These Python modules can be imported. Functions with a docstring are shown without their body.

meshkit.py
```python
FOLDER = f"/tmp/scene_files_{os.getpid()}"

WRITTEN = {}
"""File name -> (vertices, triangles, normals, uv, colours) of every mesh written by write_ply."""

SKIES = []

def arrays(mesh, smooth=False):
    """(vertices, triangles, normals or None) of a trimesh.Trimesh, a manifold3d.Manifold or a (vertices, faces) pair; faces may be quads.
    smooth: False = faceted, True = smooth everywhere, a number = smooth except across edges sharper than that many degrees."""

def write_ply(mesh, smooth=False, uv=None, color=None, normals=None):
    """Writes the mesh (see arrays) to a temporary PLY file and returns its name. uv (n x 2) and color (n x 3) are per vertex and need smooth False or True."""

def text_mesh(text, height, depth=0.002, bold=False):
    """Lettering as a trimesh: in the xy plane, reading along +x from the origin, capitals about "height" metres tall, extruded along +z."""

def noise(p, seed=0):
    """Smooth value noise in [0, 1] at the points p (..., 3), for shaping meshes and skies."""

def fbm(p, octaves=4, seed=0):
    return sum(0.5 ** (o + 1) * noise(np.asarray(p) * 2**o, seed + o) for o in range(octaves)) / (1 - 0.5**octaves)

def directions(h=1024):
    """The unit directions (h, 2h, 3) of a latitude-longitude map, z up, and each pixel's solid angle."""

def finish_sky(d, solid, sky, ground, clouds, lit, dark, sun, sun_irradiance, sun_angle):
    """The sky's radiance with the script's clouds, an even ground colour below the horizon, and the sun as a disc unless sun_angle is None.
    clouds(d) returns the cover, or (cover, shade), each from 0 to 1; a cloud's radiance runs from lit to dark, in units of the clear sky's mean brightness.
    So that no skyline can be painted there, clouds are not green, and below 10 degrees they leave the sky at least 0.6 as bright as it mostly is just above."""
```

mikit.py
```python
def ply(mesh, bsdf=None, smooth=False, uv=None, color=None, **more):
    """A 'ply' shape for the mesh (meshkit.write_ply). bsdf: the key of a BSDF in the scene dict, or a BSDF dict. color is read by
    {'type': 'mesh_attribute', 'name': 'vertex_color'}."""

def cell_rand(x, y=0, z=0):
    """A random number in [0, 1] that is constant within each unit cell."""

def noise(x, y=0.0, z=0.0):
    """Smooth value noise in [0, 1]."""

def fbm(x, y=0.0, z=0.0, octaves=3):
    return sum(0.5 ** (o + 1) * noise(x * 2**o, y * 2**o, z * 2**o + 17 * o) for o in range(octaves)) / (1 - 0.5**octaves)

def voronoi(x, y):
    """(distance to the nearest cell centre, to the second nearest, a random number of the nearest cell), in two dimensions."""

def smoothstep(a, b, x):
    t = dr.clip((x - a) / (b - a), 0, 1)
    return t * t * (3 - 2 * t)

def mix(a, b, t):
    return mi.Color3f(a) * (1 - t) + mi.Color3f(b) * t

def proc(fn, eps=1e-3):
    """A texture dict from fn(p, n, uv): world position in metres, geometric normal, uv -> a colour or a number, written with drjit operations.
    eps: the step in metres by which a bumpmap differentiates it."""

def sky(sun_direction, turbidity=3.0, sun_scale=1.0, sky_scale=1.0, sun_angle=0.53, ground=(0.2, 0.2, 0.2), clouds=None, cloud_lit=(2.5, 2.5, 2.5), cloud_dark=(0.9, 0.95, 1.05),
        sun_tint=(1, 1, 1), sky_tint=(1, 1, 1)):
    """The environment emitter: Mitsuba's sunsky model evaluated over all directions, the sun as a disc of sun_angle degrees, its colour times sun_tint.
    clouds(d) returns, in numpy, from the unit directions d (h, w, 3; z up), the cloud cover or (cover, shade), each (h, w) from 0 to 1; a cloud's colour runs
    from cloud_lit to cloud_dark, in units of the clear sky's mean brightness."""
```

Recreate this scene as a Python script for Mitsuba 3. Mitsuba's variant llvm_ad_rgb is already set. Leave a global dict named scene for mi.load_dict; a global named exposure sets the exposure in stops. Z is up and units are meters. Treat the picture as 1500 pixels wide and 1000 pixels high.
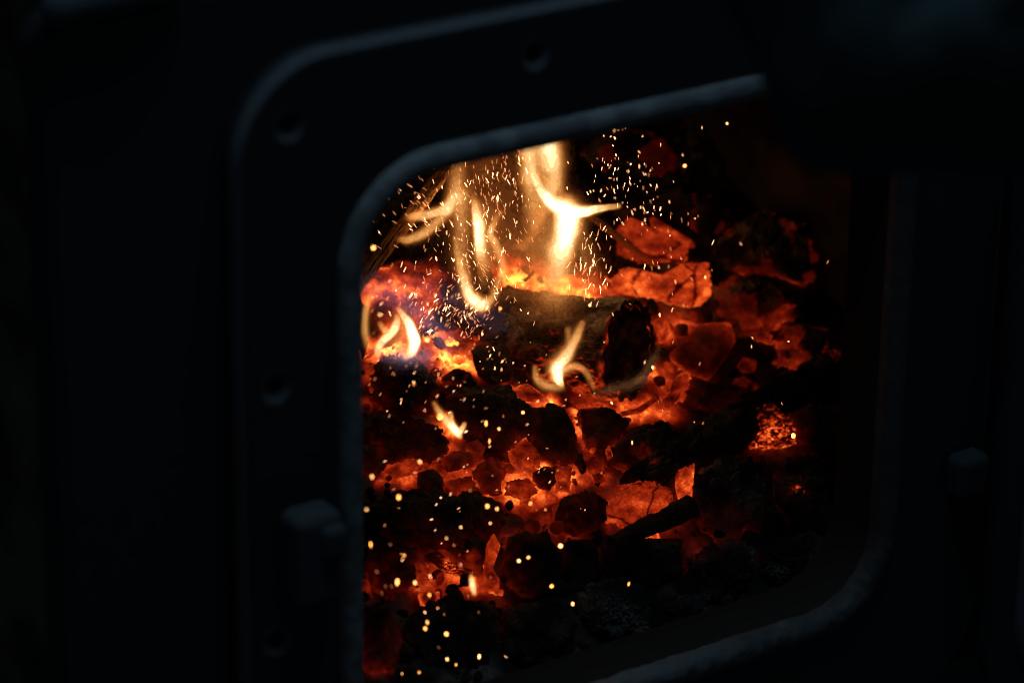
import math
import numpy as np, trimesh, manifold3d as m3, mitsuba as mi, drjit as dr
import shapely.geometry as sg
import mikit, meshkit
from mikit import noise, fbm, smoothstep, mix

T = mi.ScalarTransform4f
scene, labels = {}, {}
exposure = 0.0

# ---------------------------------------------------------------- camera, daylight from a window, exposure
F = 5000.0                                     # focal length in pixels of a 1500 x 1000 frame (about 120 mm)
YAW, PITCH, ROLL = [math.radians(a) for a in (34.56465, 23.27715, 0.84666)]
cy_, sy_, cp_, sp_ = math.cos(YAW), math.sin(YAW), math.cos(PITCH), math.sin(PITCH)
FWD = np.array([sy_ * cp_, cy_ * cp_, -sp_])
_r = np.array([cy_, -sy_, 0.0]); _u = np.cross(_r, FWD)
RT = math.cos(ROLL) * _r + math.sin(ROLL) * _u
UP = -math.sin(ROLL) * _r + math.cos(ROLL) * _u
EYE = np.array([0.100045, 0.0, 0.223642]) - FWD * 1.785261
scene['camera'] = {'type': 'thinlens', 'fov': math.degrees(2 * math.atan(750 / F)), 'fov_axis': 'x', 'aperture_radius': 0.0115, 'focus_distance': 2.06,
                   'near_clip': 0.05, 'far_clip': 50.0,
                   'to_world': T().look_at(origin=EYE.tolist(), target=(EYE + FWD).tolist(), up=UP.tolist())}
WIN_C = np.array([0.02, -0.26, 1.95])          # a dim skylight almost straight above the stove front
scene['window'] = {'type': 'rectangle', 'to_world': T().look_at(origin=WIN_C.tolist(), target=[0.15, -0.06, 0.2], up=[0, 0, 1]).scale([0.40, 0.30, 1]),
                   'bsdf': {'type': 'diffuse', 'reflectance': {'type': 'rgb', 'value': [0.5, 0.5, 0.5]}},
                   'emitter': {'type': 'area', 'radiance': {'type': 'rgb', 'value': [2.15, 3.6, 4.75]}, 'sampling_weight': 30.0}}
labels['window'] = {'label': 'pale skylight high above the stove front', 'category': 'window', 'kind': 'structure'}

scene['room_light'] = {'type': 'constant', 'radiance': {'type': 'rgb', 'value': [.010, .015, .020]}, 'sampling_weight': 2.0}   # what little the dark room sends back

# ---------------------------------------------------------------- helpers
def ray(px, py):
    return RT * ((px - 750) / F) - UP * ((py - 500) / F) + FWD
BED0, BEDS = -0.046, 0.40                      # the ember bed rises from the front to the back of the firebox
def hit(px, py, lift=0.0):
    """the point of the sloping ember bed (raised by lift) seen at this pixel of the photograph"""
    d = ray(px, py)
    t = (BED0 + lift + BEDS * EYE[1] - EYE[2]) / (d[2] - BEDS * d[1])
    return EYE + d * t
def aty(px, py, y):
    d = ray(px, py)
    return EYE + d * ((y - EYE[1]) / d[1])
def depth(p): return float((p - EYE) @ FWD)
used = {}
def numbered(name):
    k = used.get(name, 0); used[name] = k + 1
    return name if k == 0 else f'{name}_{k:03d}'
def ref(k): return {'type': 'ref', 'id': k}
def put(key, mesh, bsdf, smooth=False, uv=None, glow=None, weight=0.0, **kw):
    d = mikit.ply(mesh, bsdf, smooth=smooth, uv=uv, **kw)
    if glow is not None:
        rad = ref(glow) if isinstance(glow, str) else {'type': 'rgb', 'value': [float(c) for c in glow]}
        d['emitter'] = {'type': 'area', 'radiance': rad, 'sampling_weight': float(weight)}
    scene[key] = d
    return key
def tag(key, label, cat=None, group=None, kind=None):
    d = {'label': label}
    if cat: d['category'] = cat
    if group: d['group'] = group
    if kind: d['kind'] = kind
    labels[key] = d
def thing(name, mesh, bsdf, label, cat, group=None, **kw):
    k = numbered(name); put(k, mesh, bsdf, **kw); tag(k, label, cat, group); return k
def part(parent, name, mesh, bsdf, **kw):
    return put(numbered(parent + '__' + name), mesh, bsdf, **kw)

# ---------------------------------------------------------------- materials
def two(d): return {'type': 'twosided', 'bsdf': d}
def char_col(p, n, uv):
    a = fbm(p.x * 60, p.y * 60, p.z * 60); b = noise(p.x * 420, p.y * 420, p.z * 420)
    c = mix([0.016, 0.014, 0.012], [0.115, 0.088, 0.064], smoothstep(0.35, 0.72, a) * (0.4 + 0.6 * b))
    return c
def ash_col(p, n, uv):
    a = fbm(p.x * 45 + 9, p.y * 45, p.z * 45); b = noise(p.x * 500, p.y * 500, p.z * 500)
    return mix([0.022, 0.021, 0.020], [0.21, 0.205, 0.20], smoothstep(0.40, 0.70, a) * (0.35 + 0.65 * b))
def bark_col(p, n, uv):
    a = fbm(p.x * 90, p.y * 90, p.z * 90); b = noise(p.x * 520, p.y * 520, p.z * 520)
    return mix([0.030, 0.023, 0.017], [0.36, 0.27, 0.18], smoothstep(0.4, 0.75, a) * (0.3 + 0.7 * b))
def wood_col(p, n, uv):
    g = fbm(uv.x * 26, uv.y * 3); f = noise(uv.x * 90, uv.y * 9)
    return mix([0.30, 0.14, 0.055], [0.72, 0.43, 0.20], smoothstep(0.25, 0.75, g) * (0.55 + 0.45 * f))
def iron_col(p, n, uv):
    b = noise(p.x * 900, p.y * 900, p.z * 900)
    return mix([0.010, 0.011, 0.012], [0.017, 0.018, 0.020], b)
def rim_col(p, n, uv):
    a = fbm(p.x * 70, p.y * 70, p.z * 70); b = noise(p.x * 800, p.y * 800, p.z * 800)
    return mix([0.055, 0.058, 0.060], [0.145, 0.145, 0.145], smoothstep(0.3, 0.7, a) * 0.6 + 0.4 * b) * (1 - 0.72 * smoothstep(0.42, 0.72, a * 0.5 + p.x * 1.35 + dr.select(p.z < 0.3, 0.0, -0.6)))  # right side below the top darkened in the colour, standing in for weaker light
def soot_col(p, n, uv):
    a = fbm(p.x * 25, p.y * 25, p.z * 25)
    return mix([0.020, 0.016, 0.013], [0.10, 0.078, 0.058], smoothstep(.3, .75, a))
def rough_bsdf(fn, rough=0.95, spec=0.2):
    return two({'type': 'principled', 'base_color': mikit.proc(fn), 'roughness': rough, 'specular': spec})
scene['char'] = rough_bsdf(char_col)
scene['ash'] = rough_bsdf(ash_col)
scene['bark'] = rough_bsdf(bark_col)
scene['wood'] = rough_bsdf(wood_col)
scene['iron'] = rough_bsdf(iron_col, 0.55, 0.3)
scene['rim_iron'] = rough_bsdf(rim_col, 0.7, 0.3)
scene['soot'] = rough_bsdf(soot_col)
scene['worn_iron'] = two({'type': 'diffuse', 'reflectance': {'type': 'rgb', 'value': [.046, .050, .054]}})
scene['edge_iron'] = two({'type': 'diffuse', 'reflectance': {'type': 'rgb', 'value': [.066, .070, .074]}})
scene['rough_iron'] = two({'type': 'diffuse', 'reflectance': {'type': 'rgb', 'value': [.026, .028, .030]}})
scene['soot_iron'] = two({'type': 'diffuse', 'reflectance': {'type': 'rgb', 'value': [.024, .020, .017]}})
scene['cloth'] = two({'type': 'diffuse', 'reflectance': {'type': 'rgb', 'value': [0.035, 0.052, 0.053]}})
scene['air'] = {'type': 'null'}
def ember_fn(p, n, uv):
    """glow of hot charcoal: uv.x carries the heat of the piece, fine noise breaks it up"""
    h = uv.x * (0.80 + 0.40 * noise(p.x * 260, p.y * 260, p.z * 260)) * (0.86 + 0.28 * noise(p.x * 900, p.y * 900, p.z * 900))
    h = dr.maximum(h, 0)
    R = 2.6 * h * h * h
    return mi.Color3f(R, R * (0.030 + 0.098 * R), R * (0.006 + 0.012 * R))
scene['ember_glow'] = mikit.proc(ember_fn)

# ---------------------------------------------------------------- stove
W, H = 0.36383, 0.34                           # the opening, measured along the middle of its rim
def rrect(x0, x1, z0, z1, r, n=14):
    return np.array(sg.box(x0 + r, z0 + r, x1 - r, z1 - r).buffer(r, quad_segs=n).exterior.coords)[:-1][::-1]
def ccw(p): return p if sg.Polygon(p).exterior.is_ccw else p[::-1]
def to_xz(mesh):                               # made in x, y with height along z; stand it up: y -> z, height -> -y (towards the viewer)
    m = mesh.copy() if isinstance(mesh, trimesh.Trimesh) else trimesh.Trimesh(*(lambda q: (q.vert_properties[:, :3], q.tri_verts))(mesh.to_mesh()), process=False)
    v = m.vertices.copy(); m.vertices = np.c_[v[:, 0], -v[:, 2], v[:, 1]]
    return m
def slab(outer, holes, y_back, y_front, chamfer=0.0, steps=5):
    """a plate between two depths with its outer edge rounded over"""
    oc = m3.CrossSection([ccw(outer)])
    hs = [m3.CrossSection([ccw(h)]) for h in holes]
    zb, zf = -y_back, -y_front
    parts = []
    body = oc.extrude(zf - chamfer - zb).translate([0, 0, zb])
    parts.append(body)
    for k in range(steps if chamfer else 0):
        a0, a1 = k / steps * math.pi / 2, (k + 1) / steps * math.pi / 2
        inset = chamfer * (1 - math.cos((a0 + a1) / 2))
        z0, z1 = zf - chamfer + chamfer * math.sin(a0), zf - chamfer + chamfer * math.sin(a1)
        parts.append(oc.offset(-inset, m3.JoinType.Round).extrude(z1 - z0 + 1e-5).translate([0, 0, z0 - 1e-5]))
    out = m3.Manifold.batch_boolean(parts, m3.OpType.Add)
    for h in hs:
        out = out - h.extrude(1.0).translate([0, 0, -0.5])
    return out
def sweep_ring(path, prof):
    """a closed path in x, z; prof: (offset outwards, y) pairs round a closed profile"""
    n = len(path); t = np.roll(path, -1, 0) - np.roll(path, 1, 0); t /= np.linalg.norm(t, axis=1, keepdims=True)
    nr = np.c_[t[:, 1], -t[:, 0]]
    if np.sum((path - path.mean(0)) * nr) < 0: nr = -nr
    k = len(prof); v = np.zeros((n, k, 3))
    for j, (o, y) in enumerate(prof):
        q = path + nr * o; v[:, j] = np.c_[q[:, 0], np.full(n, y), q[:, 1]]
    i, j = np.meshgrid(np.arange(n), np.arange(k), indexing='ij'); i2, j2 = (i + 1) % n, (j + 1) % k
    f = np.stack([i * k + j, i2 * k + j, i2 * k + j2, i * k + j2], -1).reshape(-1, 4)
    m = trimesh.Trimesh(v.reshape(-1, 3), np.vstack([f[:, [0, 1, 2]], f[:, [0, 2, 3]]]), process=False)
    m.fix_normals()
    return m
def resample(p, step):
    q = np.vstack([p, p[:1]]); L = np.r_[0, np.cumsum(np.linalg.norm(np.diff(q, axis=0), axis=1))]
    s = np.linspace(0, L[-1], int(L[-1] / step), endpoint=False)
    return np.c_[np.interp(s, L, q[:, 0]), np.interp(s, L, q[:, 1])]

def rounded(points_radii):
    hs = [m3.Manifold.sphere(r, 32).translate(list(p)) for p, r in points_radii]
    return m3.Manifold.batch_hull(hs)
def tri(m): q = m.to_mesh(); return trimesh.Trimesh(q.vert_properties[:, :3], q.tri_verts, process=False)
stove = 'stove'
tag(stove, 'black cast iron stove front with a rounded rectangular opening onto the fire', 'stove')
FRONT = -0.010                                  # face of the raised frame
XO = -0.0062
opening = rrect(XO - 0.002, XO + W + 0.002, -0.002, H + 0.002, 0.053)
reveal = [(-0.0064, FRONT + 0.0062), (-0.0064, 0.0295), (-0.0005, 0.0295), (-0.0005, FRONT + 0.0062)]
plate_hole = rrect(XO - 0.02, XO + W + 0.02, -0.02, H + 0.02, 0.06)
PX0, PZ1 = aty(52, 60, 0.004)[0], aty(150, 6, 0.004)[2]
pe = resample(rrect(PX0, 0.62, -0.30, PZ1, 0.018), .003)
part(stove, 'plate_edge', sweep_ring(pe, [(-0.0075, .0038), (-0.004, .0048), (-.0004, .0085), (.0004, .013), (-.0005, .0135), (-0.004, .008)]), 'soot_iron', smooth=40)
L0, L1 = aty(88, 14, -.004), aty(262, -16, -.004)
part(stove, 'ledge', tri(rounded([((L0[0], -.002, L0[2]), .0085), ((L0[0] + .03, -.002, L0[2] + .001), .0085), ((L1[0], -.001, L1[2]), .005)])), 'worn_iron', smooth=40)
part(stove, 'front_plate', to_xz(slab(rrect(PX0, 0.62, -0.30, PZ1, 0.018), [plate_hole], 0.02, 0.004, 0.006)), 'iron', smooth=35)
frame = slab(rrect(-0.0695, W + 0.070, -0.072, H + 0.067, 0.055), [opening], 0.030, FRONT, 0.0065, 7)
def on_front(px, py, y=FRONT):
    p = aty(px, py, y); return p[0], p[2]
screws = [on_front(424, 185), on_front(405, 568), on_front(407, 938), on_front(785, 80)]
screws += [(0.17, -0.045)]
for x, z in screws:                             # countersunk holes
    c = m3.Manifold.revolve(m3.CrossSection([np.array([[0, -0.0062], [0.0045, -0.0062], [0.0050, -0.004], [0.0085, 0.0005], [0.0085, 0.003], [0, 0.003]])]), 40)
    frame = frame - c.translate([x, z, -FRONT])
part(stove, 'door_frame', to_xz(frame), 'iron', smooth=35)
for x, z in screws:                             # sunk screw heads
    c = m3.Manifold.cylinder(0.0028, 0.0044, 0.0036, 28) - m3.Manifold.cube([0.0014, 0.02, 0.004], True).rotate([0, 0, 35]).translate([0, 0, 0.0032])
    part(stove, 'screw', to_xz(c.translate([x, z, -FRONT - 0.0060])), 'iron', smooth=30)
fe = resample(rrect(-0.0695, W + 0.070, -0.072, H + 0.067, 0.055), 0.002)
part(stove, 'frame_edge', sweep_ring(fe, [(-0.0034, FRONT + .0002), (-0.0018, FRONT + .0010), (-0.0006, FRONT + .0028), (.0004, FRONT + .0062), (-.0005, FRONT + .0066), (-0.0036, FRONT + .003)]), 'edge_iron', smooth=40)
for x, z in screws:                             # bare metal countersink of each hole
    th_ = np.linspace(0, 2 * math.pi, 40, endpoint=False)
    part(stove, 'screw_hole', sweep_ring(np.c_[x + .0068 * np.cos(th_), z + .0068 * np.sin(th_)], [(.0023, FRONT - .0004), (.0005, FRONT + .0006), (-.0020, FRONT + .0026), (-.0020, FRONT + .0046), (.0023, FRONT + .0002)]), 'edge_iron', smooth=30)
rp = resample(rrect(XO, XO + W, 0, H, 0.052), 0.002)
ang = np.linspace(0, math.pi, 13)
prof = [(0.0068 * math.cos(a), FRONT + 0.001 - 0.0075 * math.sin(a) ** 0.8) for a in ang]
rim_mesh = sweep_ring(resample(rrect(XO, XO + W, 0, H, 0.052), 0.0012), prof + [(-0.0068, FRONT + 0.006), (0.0068, FRONT + 0.006)])
_c = np.clip((0.05 - rim_mesh.vertices[:, 2]) / 0.05, 0, 1) * .8 + .2   # ash and scale on the lower lip
rim_mesh.vertices += rim_mesh.vertex_normals * (_c * .0016 * (2 * meshkit.fbm(rim_mesh.vertices * 190, 3, 6) - 1))[:, None]
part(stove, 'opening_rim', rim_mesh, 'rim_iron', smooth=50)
part(stove, 'reveal', sweep_ring(rp, reveal), 'soot_iron', smooth=30)
# firebox: back, sides, floor and roof
def box(x0, x1, y0, y1, z0, z1):
    return trimesh.creation.box(bounds=[[x0, y0, z0], [x1, y1, z1]])
part(stove, 'light_block_backdrop', trimesh.creation.box(bounds=[[-0.5, 0.5, -0.6], [1.6, 0.52, 0.9]]), 'soot')  # backdrop added behind the stove to block light
part(stove, 'back_wall', box(-0.11, 0.56, 0.462, 0.48, -0.10, 0.46), 'soot')
part(stove, 'side_wall', box(0.545, 0.56, 0.021, 0.461, -0.10, 0.46), 'soot')
part(stove, 'side_wall', box(-0.125, -0.111, 0.021, 0.48, -0.10, 0.46), 'soot')
part(stove, 'firebox_floor', box(-0.125, 0.56, 0.0315, 0.48, -0.115, -0.101), 'soot')
part(stove, 'firebox_roof', box(-0.125, 0.56, 0.021, 0.48, 0.461, 0.475), 'soot')

# ---------------------------------------------------------------- ember bed
HOT = []                                        # (point a, point b, radius, heat) of the hot places of the bed
def hot(px, py, r, amp, px2=None, py2=None, lift=0.0):
    HOT.append((hit(px, py, lift), hit(px2 if px2 is not None else px, py2 if py2 is not None else py, lift), r * 0.00042, amp))
for a in [(652, 617, 12, 1.0, 668, 628), (640, 598, 9, .8), (662, 650, 14, .75), (770, 574, 13, .9, 805, 590), (752, 562, 10, .8), (668, 520, 24, .95, 690, 520), (645, 545, 10, .8),
          (792, 680, 9, 1.0), (770, 668, 16, .72), (750, 655, 16, .66), (760, 715, 24, .74), (795, 722, 14, .76), (832, 690, 14, .75, 822, 712), (715, 700, 34, .56), (680, 680, 26, .5),
          (650, 700, 20, .5), (590, 690, 24, .52, 620, 672), (560, 705, 9, .6), (602, 690, 6, .8), (846, 612, 9, .72, 860, 660), (845, 600, 10, .76), (920, 602, 18, .60, 980, 598), (955, 590, 14, .66),
          (968, 545, 22, .74), (968, 485, 17, .84), (985, 580, 16, .66), (880, 690, 20, .5), (855, 700, 12, .55), (895, 655, 8, .66), (885, 668, 6, .7),
          (935, 735, 40, .60), (965, 740, 12, .85), (1002, 700, 10, .86, 1000, 730), (915, 750, 20, .66), (960, 790, 12, .72), (1112, 628, 34, .52), (1130, 632, 9, .75),
          (560, 500, 40, .72), (545, 465, 30, .66), (620, 470, 50, .58), (650, 495, 26, .68), (600, 430, 30, .5), (770, 410, 40, .80), (840, 425, 42, .78), (745, 425, 24, .7), (890, 425, 20, .6),
          (650, 825, 24, .62, 690, 838), (690, 850, 8, .8), (720, 850, 14, .5), (630, 845, 28, .5), (535, 580, 14, .6), (540, 545, 12, .6), (540, 860, 12, .48), (550, 970, 16, .36),
          (1000, 470, 26, .5), (940, 460, 16, .5), (1140, 460, 20, .42), (1090, 480, 10, .5), (1165, 720, 8, .5), (1082, 765, 6, .55), (870, 580, 30, .4), (820, 760, 30, .45), (760, 790, 20, .48), (1030, 800, 20, .34), (730, 880, 24, .33)]:
    hot(*a)
HA, HB = np.array([h[0] for h in HOT]), np.array([h[1] for h in HOT])
HR, HS = np.array([h[2] for h in HOT]), np.array([h[3] for h in HOT])
def heat_at(p):
    p = np.asarray(p, float); out = np.zeros(len(p))
    for a, b, r, s in zip(HA, HB, HR, HS):
        ab = b - a; t = np.clip(((p - a) @ ab) / max(ab @ ab, 1e-12), 0, 1)
        d = np.linalg.norm(p - a - t[:, None] * ab, axis=1) / r
        out = np.maximum(out, s * np.exp(-0.5 * (d / 1.15) ** 2.2)) + 0.10 * s * np.exp(-0.5 * (d / 2.2) ** 2)
    return out
def warm_at(p):
    out = np.zeros(len(p))
    for a, b, r, s in zip(HA, HB, HR, HS):
        ab = b - a; t = np.clip(((p - a) @ ab) / max(ab @ ab, 1e-12), 0, 1)
        out = np.maximum(out, np.exp(-0.5 * (np.linalg.norm(p - a - t[:, None] * ab, axis=1) / (r * 1.4 + .012)) ** 2))
    return out
def nb(p, s, seed=0, o=3): return meshkit.fbm(np.asarray(p) * s, o, seed)
def grid_mesh(x, y, z):
    n, m = z.shape; v = np.c_[np.repeat(x, m), np.tile(y, n), z.ravel()]
    i, j = np.meshgrid(np.arange(n - 1), np.arange(m - 1), indexing='ij')
    q = np.stack([i * m + j, (i + 1) * m + j, (i + 1) * m + j + 1, i * m + j + 1], -1).reshape(-1, 4)
    return v, np.vstack([q[:, [0, 1, 2]], q[:, [0, 2, 3]]])
gx, gy = np.linspace(-0.108, 0.542, 420), np.linspace(0.034, 0.46, 290)
X, Y = np.meshgrid(gx, gy, indexing='ij')
P2 = np.stack([X.ravel(), Y.ravel(), 0 * X.ravel()], 1)
rng = np.random.default_rng(7)
def lumps(P, cell, seed):
    r = np.random.default_rng(seed)
    n = int(0.65 * 0.43 / cell ** 2)
    c = np.c_[r.uniform(-0.108, 0.542, n), r.uniform(0.034, 0.46, n), np.zeros(n)]
    from scipy.spatial import cKDTree
    d, i = cKDTree(c).query(P, k=2)
    return np.clip((d[:, 1] - d[:, 0]) / cell, 0, 1), r.random(n)[i[:, 0]]
l1, r1 = lumps(P2, 0.022, 1); l2, r2 = lumps(P2, 0.009, 2)
rel = 0.006 * np.sqrt(l1) * (0.4 + r1) + 0.0032 * np.sqrt(l2) * (0.3 + r2) + 0.010 * (nb(P2, 22, 3) - 0.5) + 0.003 * (nb(P2, 160, 4) - 0.5)
Z = BED0 - 0.008 + BEDS * P2[:, 1] + rel
bedP = np.c_[P2[:, :2], Z]
bv, bf = grid_mesh(gx, gy, Z.reshape(X.shape))
bh = heat_at(bv) * (0.72 + 0.55 * nb(bv, 55, 5)) * (1.08 - 0.30 * np.sqrt(l2)) * (0.85 + 0.3 * r1)
put('ember_bed', (bv, bf), 'ash', smooth=True, uv=np.c_[bh, 0 * bh], glow='ember_glow')
tag('ember_bed', 'sloping bed of glowing embers and grey ash under the logs', kind='stuff')

# ---------------------------------------------------------------- charcoal pieces
def outline(poly, n=720):
    c = np.array(sg.Polygon(poly).centroid.coords[0])
    q = np.vstack([poly, poly[:1]]).astype(float); pts = np.vstack([np.linspace(q[i], q[i + 1], 60, endpoint=False) for i in range(len(poly))]) - c
    th, r = np.arctan2(-pts[:, 1], pts[:, 0]), np.hypot(pts[:, 0], pts[:, 1])
    o = np.argsort(th); th, r = th[o], r[o]
    g = np.linspace(-math.pi, math.pi, n)
    return c, g, np.interp(g, th, r, period=2 * math.pi)
ICO = {s: trimesh.creation.icosphere(subdivisions=s) for s in (2, 3, 4, 5)}
def lump(poly, lift=None, thick=0.8, pw=3.0, sub=4, rough=0.10, freq=5.0, seed=0, facets=7, checks=110):
    """a solid lump whose outline from the front is POLY, as thick as it is wide; returns vertices, faces, local coordinates"""
    poly = np.asarray(poly, float); c, g, R = outline(poly)
    d = ICO[sub].vertices; r_ = np.random.default_rng(seed + 11)
    rho, th = np.hypot(d[:, 0], d[:, 1]), np.arctan2(d[:, 1], d[:, 0])
    RR = np.interp(th, g, R, period=2 * math.pi); mean = math.sqrt(sg.Polygon(poly).area / math.pi); D = mean * thick
    base = ((rho / RR) ** pw + (np.abs(d[:, 2]) / D) ** pw) ** (-1 / pw)
    r = base.copy()
    for _ in range(facets):
        n = r_.normal(size=3); n[2] = abs(n[2]) + 0.15; n /= np.linalg.norm(n)
        h = 0.86 * (base * (d @ n)).max() * r_.uniform(0.9, 1.02); dn = d @ n
        r = np.where(dn > 1e-3, np.minimum(r, h / np.maximum(dn, 1e-3)), r)
    q = d * r[:, None]
    qs = q / mean * freq / 2 + seed * 3.7
    k = 1 + rough * (2 * meshkit.fbm(qs, 4, seed) - 1) * 1.6 - rough * 0.8 * np.clip(1 - np.abs(meshkit.fbm(qs * 1.7 + 5, 3, seed + 5) - 0.5) * 14, 0, 1)
    if checks:
        from scipy.spatial import cKDTree
        cc = r_.uniform(-1.7, 1.7, (int(checks), 3)) * [1, 1, 1.0]
        dd, ii = cKDTree(cc).query(q / mean + 0.10 * (2 * meshkit.fbm(q / mean * 3 + seed, 3, seed) - 1)[:, None], k=2)
        k = k * (1 - 0.085 * np.exp(-((dd[:, 1] - dd[:, 0]) / 0.055) ** 2) + 0.07 * (np.random.default_rng(seed).random(len(cc))[ii[:, 0]] - .5))
    q = q * k[:, None]
    base_p = hit(*c); lift = 0.45 * D if lift is None else lift
    s = depth(base_p) / F
    C = EYE + ray(*c) * (depth(base_p) - lift * s)
    s = depth(C) / F
    v = C + s * (q[:, :1] * RT + q[:, 1:2] * UP - q[:, 2:] * FWD)
    return v, ICO[sub].faces, q / mean
PIECES = []
def coal(poly, label, base=0.0, field=0.55, style='plain', mat='char', name='charcoal', smooth=False, **kw):
    kw.setdefault('seed', len(PIECES) * 3 + 1); kw.setdefault('sub', 5 if sg.Polygon(poly).area > 4200 else 4)
    v, f, q = lump(poly, **kw)
    PIECES.append(dict(v=v, f=f, q=q, label=label, base=base, field=field, style=style, mat=mat, name=name, smooth=smooth, seed=kw['seed']))
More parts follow.
